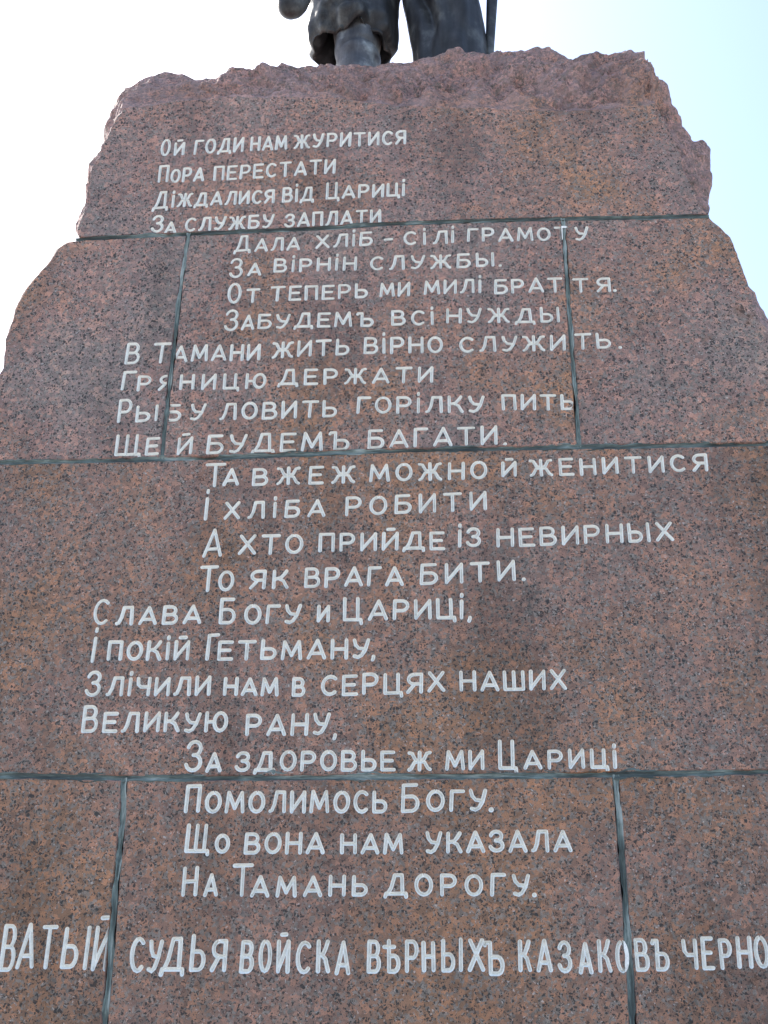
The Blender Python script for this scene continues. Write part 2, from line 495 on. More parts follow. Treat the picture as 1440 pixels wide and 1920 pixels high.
# every line: stroke width in photo pixels, then its words: text, left x, left base y, right x, right base y, letter height,
# first letter (x0, x1, base, height) when it is cut as a tall capital
LINES = [
    ('ОЙ ГОДИ НАМ ЖУРИТИСЯ', 6.2, [('О', 302, 291, 316, 290, 29), ('Й', 328, 290, 343, 289, 21), ('ГОДИ', 365, 288, 454, 283, 24), ('НАМ', 471, 281, 536, 279, 23), ('ЖУРИТИСЯ', 553, 277, 759, 269, 23)]),
    ('ПОРА ПЕРЕСТАТИ', 6.2, [('П', 298, 340, 313, 339, 29), ('ОРА', 321, 341, 380, 338, 23), ('ПЕРЕСТАТИ', 402, 337, 626, 324, 24)]),
    ('ДІЖДАЛИСЯ ВІД ЦАРИЦІ', 6.2, [('Д', 288, 392, 312, 390, 29), ('ІЖДАЛИСЯ', 323, 387, 512, 379, 22), ('ВІД', 531, 378, 586, 375, 24), ('Ц', 613, 372, 632, 371, 28), ('АРИЦІ', 643, 371, 757, 366, 22)]),
    ('ЗА СЛУЖБУ ЗАПЛАТИ', 6.4, [('З', 285, 435, 303, 434, 29), ('А', 310, 436, 328, 435, 19), ('СЛУЖБУ', 348, 433, 511, 425, 22), ('ЗАПЛАТИ', 535, 425, 712, 416, 23)]),
    ('ДАЛА ХЛІБ - СІЛ І ГРАМОТУ', 6.2, [('Д', 441, 471, 467, 469, 27), ('АЛА', 479, 470, 560, 467, 21), ('ХЛІБ', 594, 464, 696, 458, 22), ('-', 722, 459, 735, 458, 22), ('СІЛ', 759, 458, 838, 455, 22), ('І', 848, 454, 852, 454, 22), ('ГРАМОТ', 878, 452, 1064, 449, 22), ('У', 1081, 450, 1102, 449, 22)]),
    ('ЗА ВІРНІН СЛУЖБЫ.', 6.3, [('З', 432, 519, 452, 518, 33), ('А', 466, 516, 487, 515, 21), ('ВІРНІН', 515, 509, 666, 505, 22), ('СЛУЖБЫ', 696, 506, 925, 498, 23), ('.', 937, 498, 939, 498, 22)]),
    ('ОТ ТЕПЕРЬ МИ МИЛІ БРАТТЯ.', 6.3, [('О', 428, 567, 449, 566, 34), ('Т', 463, 566, 484, 565, 23), ('ТЕПЕРЬ', 508, 564, 687, 557, 24), ('МИ', 714, 555, 766, 553, 23), ('МИЛІ', 797, 551, 901, 547, 23), ('БРАТ', 929, 549, 1053, 546, 24), ('ТЯ', 1077, 547, 1143, 545, 24), ('.', 1152, 545, 1154, 545, 22)]),
    ('ЗАБУДЕМЪ ВСІ НУЖДЫ', 6.5, [('З', 422, 620, 443, 619, 36), ('А', 454, 617, 474, 616, 24), ('БУДЕМЪ', 485, 615, 698, 610, 24), ('ВСІ', 736, 609, 812, 607, 24), ('НУЖДЫ', 839, 605, 1048, 603, 25)]),
    ('В ТАМАНИ ЖИТЬ ВІРНО СЛУЖИТЬ.', 6.8, [('В', 236, 680, 258, 679, 35), ('Т', 287, 679, 315, 678, 34), ('АМАНИ', 325, 677, 485, 673, 27), ('ЖИТЬ', 512, 670, 652, 663, 27), ('ВІРНО', 684, 662, 828, 660, 27), ('СЛУЖИ', 864, 659, 1058, 655, 26), ('ТЬ', 1080, 654, 1144, 651, 26), ('.', 1162, 652, 1164, 652, 24)]),
    ('ГРЯНИЦЮ ДЕРЖАТИ', 6.8, [('Г', 229, 729, 250, 728, 32), ('РЯНИЦЮ', 259, 731, 496, 726, 25), ('ДЕРЖАТИ', 524, 721, 809, 715, 26)]),
    ('РЫБУ ЛОВИТЬ ГОРІЛКУ ПИТЬ', 7.0, [('Р', 222, 791, 243, 790, 39), ('Ы', 256, 790, 293, 788, 26), ('БУ', 313, 788, 382, 785, 27), ('ЛОВИТЬ', 414, 786, 629, 780, 28), ('ГОРІЛКУ', 671, 774, 906, 771, 28), ('ПИТЬ', 944, 767, 1076, 767, 26)]),
    ('ЩЕ Й БУДЕМЪ БАГАТИ.', 7.2, [('Щ', 217, 852, 258, 851, 35), ('Е', 274, 851, 294, 850, 28), ('Й', 334, 851, 357, 849, 28), ('БУДЕМЪ', 389, 849, 652, 842, 31), ('БАГАТИ', 692, 839, 930, 832, 31), ('.', 946, 832, 949, 832, 28)]),
    ('ТА ВЖЕЖ МОЖНО Й ЖЕНИТИСЯ', 7.4, [('Т', 386, 911, 419, 910, 40), ('А', 420, 909, 445, 908, 28), ('ВЖЕЖ', 475, 909, 663, 903, 29), ('МОЖНО', 695, 902, 911, 896, 29), ('Й', 943, 892, 966, 891, 25), ('ЖЕНИТИСЯ', 996, 892, 1325, 881, 28)]),
    ('І ХЛІБА РОБИТИ', 7.4, [('І', 384, 973, 388, 973, 42), ('ХЛІБА', 422, 972, 607, 966, 28), ('РОБИТИ', 650, 966, 910, 954, 31)]),
    ('А ХТО ПРИЙДЕ ІЗ НЕВИРНЫХ', 7.6, [('А', 382, 1043, 413, 1041, 49), ('ХТО', 449, 1038, 565, 1036, 32), ('ПРИЙДЕ', 600, 1032, 831, 1028, 30), ('ІЗ', 861, 1024, 899, 1023, 31), ('НЕВИРНЫХ', 934, 1024, 1261, 1012, 31)]),
    ('ТО ЯК ВРАГА БИТИ.', 7.8, [('Т', 375, 1107, 404, 1106, 44), ('О', 411, 1106, 435, 1105, 33), ('ЯК', 470, 1102, 538, 1101, 31), ('ВРАГА', 573, 1100, 754, 1095, 32), ('БИТИ', 790, 1094, 964, 1087, 34), ('.', 981, 1087, 984, 1087, 30)]),
    ('СЛАВА БОГУ И ЦАРИЦІ,', 8.0, [('С', 176, 1170, 200, 1169, 44), ('ЛАВА', 219, 1169, 374, 1167, 30), ('Б', 413, 1168, 438, 1168, 45), ('ОГУ', 460, 1168, 561, 1167, 32), ('И', 597, 1164, 615, 1164, 27), ('Ц', 646, 1162, 674, 1162, 40), ('АРИЦІ', 693, 1161, 867, 1158, 33), (',', 880, 1158, 883, 1158, 30)]),
    ('І ПОКІЙ ГЕТЬМАНУ,', 8.2, [('І', 172, 1239, 176, 1239, 46), ('ПОКІЙ', 203, 1236, 351, 1235, 32), ('Г', 388, 1235, 405, 1234, 45), ('ЕТЬМАНУ', 410, 1236, 690, 1232, 32), (',', 699, 1232, 703, 1232, 30)]),
    ('ЗЛІЧИЛИ НАМ В СЕРЦЯХ НАШИХ', 8.2, [('З', 161, 1303, 184, 1303, 42), ('ЛІЧИЛИ', 201, 1303, 391, 1302, 31), ('НАМ', 421, 1302, 519, 1302, 29), ('В', 550, 1303, 569, 1303, 31), ('СЕРЦЯХ', 604, 1303, 832, 1295, 34), ('НАШИХ', 865, 1294, 1060, 1291, 33)]),
    ('ВЕЛИКУЮ РАНУ,', 8.4, [('В', 155, 1372, 179, 1371, 46), ('ЕЛИКУЮ', 194, 1371, 423, 1370, 33), ('РАНУ', 463, 1377, 615, 1375, 36), (',', 627, 1379, 631, 1379, 32)]),
    ('ЗА ЗДОРОВЬЕ Ж МИ ЦАРИЦІ', 8.4, [('З', 348, 1444, 374, 1444, 54), ('А', 388, 1446, 412, 1445, 31), ('ЗДОРОВЬЕ', 443, 1444, 738, 1443, 33), ('Ж', 767, 1443, 806, 1442, 33), ('МИ', 838, 1442, 905, 1440, 32), ('Ц', 938, 1441, 965, 1441, 51), ('АРИЦІ', 985, 1440, 1155, 1438, 31)]),
    ('ПОМОЛИМОСЬ БОГУ.', 8.6, [('П', 348, 1522, 371, 1521, 48), ('ОМОЛИМОСЬ', 386, 1522, 723, 1522, 36), ('Б', 755, 1522, 783, 1521, 48), ('ОГУ', 802, 1519, 911, 1518, 35), ('.', 920, 1519, 923, 1519, 32)]),
    ('ЩО ВОНА НАМ УКАЗАЛА', 8.8, [('Щ', 349, 1596, 386, 1596, 47), ('О', 405, 1597, 427, 1597, 31), ('ВОНА', 460, 1599, 605, 1598, 35), ('НАМ', 641, 1598, 753, 1598, 33), ('УКАЗАЛА', 801, 1597, 1070, 1594, 35)]),
    ('НА ТАМАНЬ ДОРОГУ.', 8.8, [('Н', 343, 1678, 366, 1677, 50), ('А', 384, 1678, 405, 1677, 38), ('Т', 437, 1679, 470, 1678, 56), ('АМАНЬ', 472, 1679, 686, 1678, 34), ('ДОРОГУ', 724, 1677, 992, 1677, 36), ('.', 1001, 1678, 1004, 1678, 34)]),
    ('ВАТЫЙ СУДЬЯ ВОЙСКА ВѢРНЫХЪ КАЗАКОВЪ ЧЕРНО', 9.6, [
        ('В', 1, 1817, 22, 1817, 80), ('А', 32, 1815, 59, 1814, 78), ('Т', 74, 1812, 97, 1812, 76), ('Ь', 116, 1813, 140, 1813, 72), ('|', 157, 1814, 160, 1814, 76), ('Й', 174, 1815, 197, 1815, 76),
        ('С', 245, 1819, 266, 1819, 61), ('У', 278, 1820, 298, 1820, 54), ('Д', 304, 1819, 341, 1819, 58), ('Ь', 358, 1819, 380, 1819, 62), ('Я', 397, 1819, 420, 1819, 54),
        ('В', 452, 1820, 471, 1820, 54), ('О', 487, 1821, 505, 1821, 56), ('Й', 521, 1821, 539, 1821, 56), ('С', 557, 1822, 579, 1822, 56), ('К', 596, 1822, 615, 1822, 56), ('А', 631, 1824, 653, 1824, 56),
        ('В', 691, 1822, 710, 1822, 56), ('Ѣ', 722, 1821, 748, 1821, 57), ('Р', 763, 1820, 782, 1820, 56), ('Н', 795, 1818, 813, 1818, 52), ('Ь', 831, 1820, 850, 1820, 54), ('|', 863, 1818, 866, 1818, 58), ('Х', 881, 1819, 906, 1819, 54), ('Ъ', 911, 1825, 943, 1825, 59),
        ('К', 976, 1818, 994, 1818, 54), ('А', 1010, 1820, 1033, 1820, 54), ('З', 1050, 1820, 1070, 1820, 54), ('А', 1089, 1822, 1109, 1822, 54), ('К', 1126, 1821, 1145, 1821, 54), ('О', 1159, 1821, 1177, 1821, 56), ('В', 1196, 1818, 1216, 1818, 54), ('Ъ', 1226, 1818, 1253, 1818, 55),
        ('Ч', 1285, 1814, 1307, 1814, 50), ('Е', 1321, 1815, 1337, 1815, 55), ('Р', 1355, 1815, 1373, 1815, 52), ('Н', 1387, 1812, 1409, 1812, 52), ('О', 1421, 1813, 1442, 1813, 54)]),
]


def ribbon(pts, hw):
    """stroke outline: left and right halves of every segment and two round ends, as CCW faces"""
    P = [pts[0]]
    for p in pts[1:]:
        if (p - P[-1]).length > hw * 0.12:
            P.append(p)
    if len(P) < 2:
        P.append(P[0] + Vector((hw * 0.3, 0)))
    verts, faces = [], []
    n = len(P)
    nor = []
    for i in range(n):
        a = P[max(0, i - 1)]
        b = P[min(n - 1, i + 1)]
        d = (b - a).normalized()
        nor.append(Vector((-d.y, d.x)))
    closed = n > 6 and (P[0] - P[-1]).length < hw * 0.2
    for i in range(n):
        # hand-cut: the width wanders a little
        k = hw * (1 + 0.13 * noise.noise(Vector((P[i].x * 60, P[i].y * 60, 3.3))))
        verts += [P[i] + nor[i] * k, P[i], P[i] - nor[i] * k]
    for i in range(n - 1):
        a, b = 3 * i, 3 * (i + 1)
        faces.append((a + 1, b + 1, b, a))          # left half
        faces.append((a + 2, b + 2, b + 1, a + 1))  # right half
    if not closed:
        for end, sgn in ((0, 1), (n - 1, -1)):
            d = (P[1] - P[0]) if end == 0 else (P[-1] - P[-2])
            d = d.normalized() * sgn
            a0 = math.atan2(nor[end].y * sgn, nor[end].x * sgn)
            kk = (verts[3 * end] - P[end]).length
            base = len(verts)
            m = 5
            for j in range(1, m):
                a = a0 + math.pi * j / m
                verts.append(P[end] + Vector((math.cos(a), math.sin(a))) * kk)
            first = 3 * end if sgn == 1 else 3 * end + 2
            last = 3 * end + 2 if sgn == 1 else 3 * end
            faces.append((3 * end + 1, first) + tuple(range(base, base + m - 1)) + (last,))
    return P, verts, faces


WORDS = []          # (line index, word)
STROKES = []        # (word index, polyline, half width, verts, faces, bbox)
for ln, (text, swpx, words) in enumerate(LINES):
    first = len(WORDS)
    ends, used = [], 0
    for t in text.split(' '):
        WORDS.append((ln, t))
        ends.append(len(t) + (t.count('Ы') if ln == len(LINES) - 1 else 0) + (ends[-1] if ends else 0))
    for word, x0, y0, x1, y1, h in words:
        n = len(word)
        ws = [GLY[ch][0] for ch in word]
        mid = un2((x0 + x1) / 2, (y0 + y1) / 2)
        hw = (un2((x0 + x1) / 2 + swpx * 0.41, (y0 + y1) / 2).x - mid.x)
        hm = un2((x0 + x1) / 2, (y0 + y1) / 2 - h).y - mid.y
        if n == 1:
            xs = [(x0, x1)]
        else:
            cap = [wd if wd > .1 else .06 for wd in ws]
            total = x1 - x0
            hpx = hm / (2 * hw) * swpx * 0.82          # height turned into horizontal pixels
            wide = sum(cap) * hpx
            k = min(1.25, max(0.55, total / (wide + (n - 1) * 0.36 * hpx)))
            gap = (total - wide * k) / (n - 1)
            xs, x = [], x0
            for c in cap:
                xs.append((x, x + c * hpx * k))
                x += c * hpx * k + gap
        for ch, (xa, xb) in zip(word, xs):
            li = first + next(k for k, e in enumerate(ends) if used < e)
            used += 1
            t0 = 0 if x1 == x0 else (xa - x0) / (x1 - x0)
            t1 = 0 if x1 == x0 else (xb - x0) / (x1 - x0)
            jz = rnd.uniform(-1, 1) * 0.025 * hm
            A = un2(xa, y0 + (y1 - y0) * t0)
            B = un2(xb, y0 + (y1 - y0) * t1)
            gw, strokes = GLY[ch]
            hh = hm * rnd.uniform(0.97, 1.03)
            sl_ = rnd.uniform(-0.015, 0.035)
            if ch in 'І|.,-':
                sx = hm * 0.8 if ch != '-' else (B.x - A.x) / gw
            else:
                sx = (B.x - A.x) / gw
            slope = (B.y - A.y) / max(1e-6, B.x - A.x) if xb - xa > 8 else 0
            for s in strokes:
                pl = []
                for (u, v) in s:
                    x = A.x + u * sx + sl_ * v * hh
                    pl.append(Vector((x, A.y + jz + v * hh + slope * u * sx)))
                hws = hw * (1.15 if ch in '.' else 1.0) * rnd.uniform(0.94, 1.06)
                if len(s) == 2 and (pl[0] - pl[1]).length < hw and ch in 'ІЙ.':
                    hws *= 1.05
                P, vv, ff = ribbon(pl, hws)
                bb = (min(v.x for v in vv), max(v.x for v in vv), min(v.y for v in vv), max(v.y for v in vv))
                STROKES.append((li, P, hws, vv, ff, bb))

LETV = [[] for _ in WORDS]
LETF = [[] for _ in WORDS]
CUT = 0.012


def seg_dist(p, P):
    best = 1e9
    for a, b in zip(P, P[1:]):
        ab = b - a
        L = ab.length_squared
        t = 0 if L == 0 else max(0.0, min(1.0, (p - a).dot(ab) / L))
        d = (a + ab * t - p).length
        if d < best:
            best = d
    return best


def carve(poly, on_mortar=None):
    """front face of a block: flat stone with the letters cut into it as V grooves.
    returns stone verts, stone faces; letter faces go to LETV/LETF of their line"""
    bb = (min(p.x for p in poly), max(p.x for p in poly), min(p.y for p in poly), max(p.y for p in poly))
    verts = list(poly)
    faces = [tuple(range(len(poly)))]
    owner = [-1]
    for si, (li, P, hw, vv, ff, b) in enumerate(STROKES):
        if b[1] < bb[0] or b[0] > bb[1] or b[3] < bb[2] or b[2] > bb[3]:
            continue
        o = len(verts)
        verts += vv
        for f in ff:
            faces.append(tuple(i + o for i in f))
            owner.append(si)
    V, _, F, _, _, OF = delaunay_2d_cdt(verts, [], faces, 1, 1e-6, True)
    tri_own = []
    stone_v = set()
    vs = {}
    for f, of in zip(F, OF):
        if 0 not in of:
            tri_own.append(None)
            continue
        cen = (V[f[0]] + V[f[1]] + V[f[2]]) / 3
        st = {owner[k] for k in of if k != 0}
        st = {k for k in st if seg_dist(cen, STROKES[k][1]) < STROKES[k][2] * 1.16}
        tri_own.append(st)
        if not st:
            stone_v.update(f)
        else:
            for i in f:
                vs.setdefault(i, set()).update(st)
    SV, SF, smap = [], [], {}
    lmap = [dict() for _ in WORDS]
    for f, st in zip(F, tri_own):
        if st is None:
            continue
        if not st:
            if on_mortar is not None:
                continue
            ids = []
            for i in f:
                if i not in smap:
                    smap[i] = len(SV)
                    SV.append(Vector((V[i].x, 0, V[i].y)))
                ids.append(smap[i])
            SF.append(tuple(ids))
        else:
            li = STROKES[min(st)][0]
            ids = []
            for i in f:
                if i not in lmap[li]:
                    if on_mortar is not None:
                        y = on_mortar
                    elif i in stone_v:
                        y = 0.0
                    else:
                        y = 0.0
                        for s in vs[i]:
                            _, P, hw, _, _, _ = STROKES[s]
                            y = max(y, CUT * (1 - seg_dist(V[i], P) / hw))
                    lmap[li][i] = len(LETV[li])
                    LETV[li].append(Vector((V[i].x, y, V[i].y)))
                ids.append(lmap[li][i])
            LETF[li].append(tuple(ids))
    # face towards -y
    def fix(vs_, fs):
        out = []
        for f in fs:
            a, b_, c = (vs_[i] for i in f[:3])
            out.append(f if (b_ - a).cross(c - a).y < 0 else tuple(reversed(f)))
        return out
    return SV, fix(SV, SF)


# ------------------------------------------------------------------ the pedestal
ped = empty('granite_pedestal', 'tall pink granite pedestal of stacked rough blocks carved with white verse', 'monument pedestal', (0, 0.9, 0))
PO = Vector((0, 0.9, 0))


def pedpart(name, verts, faces, mats, fmat=None, smooth=False, label=None, parent=None):
    o = link(name, [v - PO for v in verts], faces, mats, ped, fmat, smooth)
    if label:
        o['label'] = label
    return o


def block(edges, idx, warm, depth=1.8, ds=0.014, label=None):
    """edges: list of (polyline clockwise seen from the front, kind); kind 'cut' = sawn joint, 'nat' = rough natural side"""
    pts, kinds = [], []
    for pl, kind in edges:
        r = resample(pl, ds)
        pts += r
        kinds += [kind] * len(r)
    n = len(pts)
    cen = sum(pts, Vector((0, 0))) / n
    area = sum(pts[i].x * pts[(i + 1) % n].y - pts[(i + 1) % n].x * pts[i].y for i in range(n))
    sg = -1 if area > 0 else 1
    nor = []
    for i in range(n):
        d = (pts[(i + 1) % n] - pts[i - 1]).normalized()
        nor.append(Vector((-d.y, d.x)) * sg)
    # smooth the kind into a weight
    nw = [1.0 if k == 'nat' else 0.0 for k in kinds]
    for _ in range(4):
        nw = [(nw[i - 1] + nw[i] + nw[(i + 1) % n]) / 3 for i in range(n)]
    fp = []
    for i, p in enumerate(pts):
        q = Vector((p.x, p.y, idx * 4.1))
        a = 0.0026 * fbm(q * 28, 4) + nw[i] * (0.009 * fbm(q * 6, 4) + 0.003 * chip(q * 16))
        fp.append(p + nor[i] * a)
    SV, SF = carve(fp if area > 0 else list(reversed(fp)))
    nf = len(SF)
    verts, faces, fm = list(SV), list(SF), [0] * nf
    ys = [0, .004, .011, .022, .036, .055, .08, .11, .15, .2, .27, .36, .48, .65, .9, 1.2, 1.5, depth]
    rings = []
    for k, y in enumerate(ys):
        ring = []
        for i, p in enumerate(fp):
            q = Vector((p.x, y, p.y))
            t = min(1, y / 0.03)
            flare = 0.004 * min(1, y / 0.006) + nw[i] * ((0.050 if idx == 3 and p.y < R2[5].y else 0.022) * (1 - math.exp(-y / 0.05)))
            nzv = nw[i] * t * (0.014 * fbm(q * 7, 4) + 0.009 * chip(q * 13) + 0.05 * fbm(q * 2.1, 2))
            back = -nw[i] * 0.10 * max(0, y - 1.1) ** 2
            o2 = p + nor[i] * (flare + nzv + back)
            ring.append(len(verts))
            verts.append(Vector((o2.x, y, o2.y)))
        rings.append(ring)
    for a, b in zip(rings, rings[1:]):
        for i in range(n):
            j = (i + 1) % n
            f = (a[i], a[j], b[j], b[i])
            faces.append(f if area < 0 else tuple(reversed(f)))
            fm.append(1)
    c = len(verts)
    verts.append(Vector((cen.x, depth, cen.y)))
    for i in range(n):
        j = (i + 1) % n
        f = (rings[-1][i], rings[-1][j], c)
        faces.append(f if area < 0 else tuple(reversed(f)))
        fm.append(1)
    pedpart('granite_block', verts, faces, granites(idx, warm), fm, label=label)


# --- top block: dressed front, rough hewn crown and shoulders
TOP = [  # front px, silhouette px, depth of the silhouette
    ((145, 432), (141, 432), .10), ((152, 405), (146, 407), .10), ((168, 380), (163, 380), .10), ((170, 312), (166, 311), .10), ((186, 296), (181, 294), .10),
    ((196, 270), (191, 266), .11), ((210, 238), (203, 232), .12), ((224, 214), (214, 203), .13), ((232, 202), (228, 170), .14), ((244, 199), (233, 163), .14), ((268, 198), (252, 154), .15),
    ((300, 195), (270, 144), .16), ((335, 190), (308, 134), .17), ((375, 186), (340, 138), .17), ((400, 184), (362, 146), .17), ((430, 182), (418, 139), .17),
    ((490, 181), (482, 129), .17), ((555, 182), (548, 122), .17), ((612, 184), (606, 117), .17), ((660, 187), (650, 123), .17),
    ((700, 190), (690, 122), .17), ((745, 199), (722, 116), .17), ((830, 201), (790, 108), .17), ((905, 203), (850, 99), .17), ((970, 205), (918, 101), .17),
    ((1010, 206), (940, 91), .17), ((1060, 207), (1000, 91), .17), ((1110, 206), (1045, 92), .17), ((1150, 204), (1078, 101), .17), ((1185, 201), (1118, 94), .17),
    ((1213, 196), (1165, 97), .18), ((1230, 194), (1207, 92), .19), ((1240, 214), (1213, 116), .21), ((1250, 236), (1227, 140), .23), ((1260, 258), (1258, 182), .26),
    ((1274, 288), (1282, 232), .30), ((1284, 318), (1300, 252), .34), ((1294, 345), (1322, 270), .38), ((1303, 365), (1331, 305), .40),
    ((1312, 384), (1333, 350), .38), ((1322, 398), (1331, 395), .30)]


def top_block():
    F, S, K = [], [], []
    m = len(TOP)
    for a, b in zip(TOP, TOP[1:]):
        fa, fb = un(*a[0]), un(*b[0])
        sa, sb = un(*a[1], a[2]), un(*b[1], b[2])
        k = max(1, int(round(max((fb - fa).length, (sb - sa).length) / 0.009)))
        for i in range(k):
            F.append(fa.lerp(fb, i / k))
            S.append(sa.lerp(sb, i / k))
            K.append(1.0)
    # bottom edge along the first joint, right to left
    bot = [Vector((p.x, 0, p.y)) for p in resample(list(reversed(shift(J1, 0, GH))), 0.014)]
    fa = un(*TOP[-1][0])
    for p in bot:
        F.append(p)
        S.append(p + Vector((0, 0.12, -0.004)))
        K.append(0.0)
    n = len(F)
    for _ in range(3):
        K = [(K[i - 1] + K[i] + K[(i + 1) % n]) / 3 for i in range(n)]
    fp = []
    for i in range(n):
        d = F[(i + 1) % n] - F[i - 1]
        nr = Vector((-d.z, 0, d.x)).normalized()
        q = F[i]
        amp = K[i] * (0.5 if q.z < un(200, 215).z else 1.0) * (0.016 * fbm(q * 8, 4) + 0.010 * chip(q * 18)) + 0.0025 * fbm(q * 30, 3)
        fp.append(Vector((F[i].x + nr.x * amp, 0, F[i].z + nr.z * amp)))
    p2 = [Vector((p.x, p.z)) for p in fp]
    SV, SF = carve(list(reversed(p2)))
    verts, faces, fm = list(SV), list(SF), [0] * len(SF)
    rings = []
    T1 = [i / 46 for i in range(47)]
    for t in T1:
        ring = []
        for i in range(n):
            a, b = fp[i], S[i]
            p = a.lerp(b, t)
            # convex swelling of the broken edge
            d = b - a
            nr = Vector((0, -d.z, d.y))
            if nr.length > 1e-6 and K[i] > 0.02:
                nr.normalize()
            w_ = math.sin(math.pi * min(1, t))
            q = Vector((p.x, p.y, p.z))
            up = Vector((0, -0.82, 0.57))
            side = Vector((S[i].x - 0.05, 0, 0)).normalized() * 0.35
            ramp_ = min(1.0, t * 5)
            amp = K[i] * ramp_ * (0.014 * fbm(q * 30, 3, 2.2, 0.6) + 0.040 * fbm(q * 13, 2) + 0.054 * fbm(q * 4.5, 5, 2.1, 0.5) + 0.050 * chip(q * 6.0) + 0.016 * chip(q * 17 + Vector((4, 1, 2))) * (1 - 0.7 * t))
            edge = 0.4 + 0.6 * min(1.0, max(0.0, (S[i].x + 1.22) / 0.35))
            amp *= edge * (1.0 - 0.45 * max(0.0, (t - .6) / .4))
            p = p + (up + side).normalized() * (amp + K[i] * 0.012 * w_)
            if S[i].x > 0.9 and K[i] > .3:
                p.x -= 0.10 * math.sin(math.pi * min(1, t * 1.15)) * min(1, max(0, (S[i].x - .9) * 8))
            ring.append(len(verts))
            verts.append(p)
        rings.append(ring)
    for y in (.03, .07, .12, .19, .28, .4, .6, .85, 1.15, 1.5):
        ring = []
        for i in range(n):
            s = S[i]
            q = Vector((s.x, s.y + y, s.z))
            amp = K[i] * (0.030 * fbm(q * 5, 4) + 0.02 * chip(q * 9))
            out = Vector((s.x - 0.0, 0, s.z - 4.6)).normalized()
            drop = K[i] * (0.05 * min(1, y / 0.3) + 0.08 * max(0, y - 1.0))
            p = q + out * amp - Vector((0.5 * out.x, 0, out.z)) * drop * (1 if out.z > 0.3 else 0.4)
            ring.append(len(verts))
            verts.append(p)
        rings.append(ring)
    for a, b in zip(rings, rings[1:]):
        for i in range(n):
            j = (i + 1) % n
            faces.append((a[i], a[j], b[j], b[i]))
            fm.append(1)
    c = len(verts)
    verts.append(sum((verts[i] for i in rings[-1]), Vector()) / n)
    for i in range(n):
        faces.append((rings[-1][i], rings[-1][(i + 1) % n], c))
        fm.append(1)
    pedpart('granite_block', verts, faces, granites(0, 0.25), fm, label='topmost granite block with a rough broken crown')


top_block()

# --- second course: three blocks
top2, bot2 = shift(J1, 0, -GH), shift(J2, 0, GH)
L2 = line([(-42, 862), (-24, 780), (-6, 710), (4, 690), (12, 640), (20, 610), (36, 566), (58, 532), (76, 508), (96, 486), (108, 466), (126, 455), (143, 451)])
R2 = line([(1332, 411), (1352, 428), (1368, 446), (1384, 486), (1394, 512), (1404, 540), (1409, 566), (1419, 594), (1436, 616), (1458, 664), (1480, 740), (1498, 828)])
tl = clip_between(top2, L2[-1].x, V2L[0].x - GH)
bl = clip_between(bot2, L2[0].x, V2L[-1].x - GH)
block([(L2, 'nat'), (tl, 'cut'), (trim_z(shift(V2L, -GH, 0), bl[-1].y, tl[-1].y), 'cut'), (list(reversed(bl)), 'cut')], 1, 0.25)
tc_ = clip_between(top2, V2L[0].x + GH, V2R[0].x - GH)
bc_ = clip_between(bot2, V2L[-1].x + GH, V2R[-1].x - GH)
block([(list(reversed(trim_z(shift(V2L, GH, 0), bc_[0].y, tc_[0].y))), 'cut'), (tc_, 'cut'), (trim_z(shift(V2R, -GH, 0), bc_[-1].y, tc_[-1].y), 'cut'), (list(reversed(bc_)), 'cut')], 2, 0.4)
tr = clip_between(top2, V2R[0].x + GH, R2[0].x)
br_ = clip_between(bot2, V2R[-1].x + GH, R2[-1].x)
block([(list(reversed(trim_z(shift(V2R, GH, 0), br_[0].y, tr[0].y))), 'cut'), (tr, 'cut'), (R2, 'nat'), (list(reversed(br_)), 'cut')], 3, 0.35)
# --- third course: one long block
top3, bot3 = shift(J2, 0, -GH), shift(J3, 0, GH)
L3 = line([(-165, 1444), (-150, 1350), (-132, 1240), (-112, 1120), (-96, 1010), (-74, 930), (-62, 880)])
R3 = line([(1522, 842), (1540, 930), (1556, 1040), (1580, 1180), (1592, 1300), (1606, 1434)])
block([(L3, 'nat'), (clip_between(top3, L3[-1].x, R3[0].x), 'cut'), (R3, 'nat'), (list(reversed(clip_between(bot3, L3[0].x, R3[-1].x))), 'cut')], 4, 0.75)
# --- fourth course: three blocks
top4 = shift(J3, 0, -GH)
xl, xr = L3[0].x, R3[-1].x
bz = ZB
L4 = [Vector((xl - 0.22, bz)), Vector((xl - 0.20, bz + .3)), Vector((xl - 0.10, bz + .7)), Vector((xl - 0.03, clip_between(top4, xl, xr)[0].y))]
R4 = [Vector((xr + 0.03, clip_between(top4, xl, xr)[-1].y)), Vector((xr + 0.10, bz + .7)), Vector((xr + 0.20, bz + .3)), Vector((xr + 0.22, bz))]
GH4 = 0.0125
t4 = clip_between(top4, L4[-1].x, V4L[0].x - GH4)
block([(L4, 'nat'), (t4, 'cut'), (trim_z(shift(V4L, -GH4, 0), bz, t4[-1].y), 'cut'), ([Vector((V4L[-1].x - GH4, bz)), L4[0]], 'cut')], 5, 0.9)
t4 = clip_between(top4, V4L[0].x + GH4, V4R[0].x - GH4)
block([(list(reversed(trim_z(shift(V4L, GH4, 0), bz, t4[0].y))), 'cut'), (t4, 'cut'), (trim_z(shift(V4R, -GH4, 0), bz, t4[-1].y), 'cut'), ([Vector((V4R[-1].x - GH4, bz)), Vector((V4L[-1].x + GH4, bz))], 'cut')], 6, 0.95)
t4 = clip_between(top4, V4R[0].x + GH4, R4[0].x)
block([(list(reversed(trim_z(shift(V4R, GH4, 0), bz, t4[0].y))), 'cut'), (t4, 'cut'), (R4, 'nat'), ([R4[-1], Vector((V4R[-1].x + GH4, bz))], 'cut')], 7, 1.0)


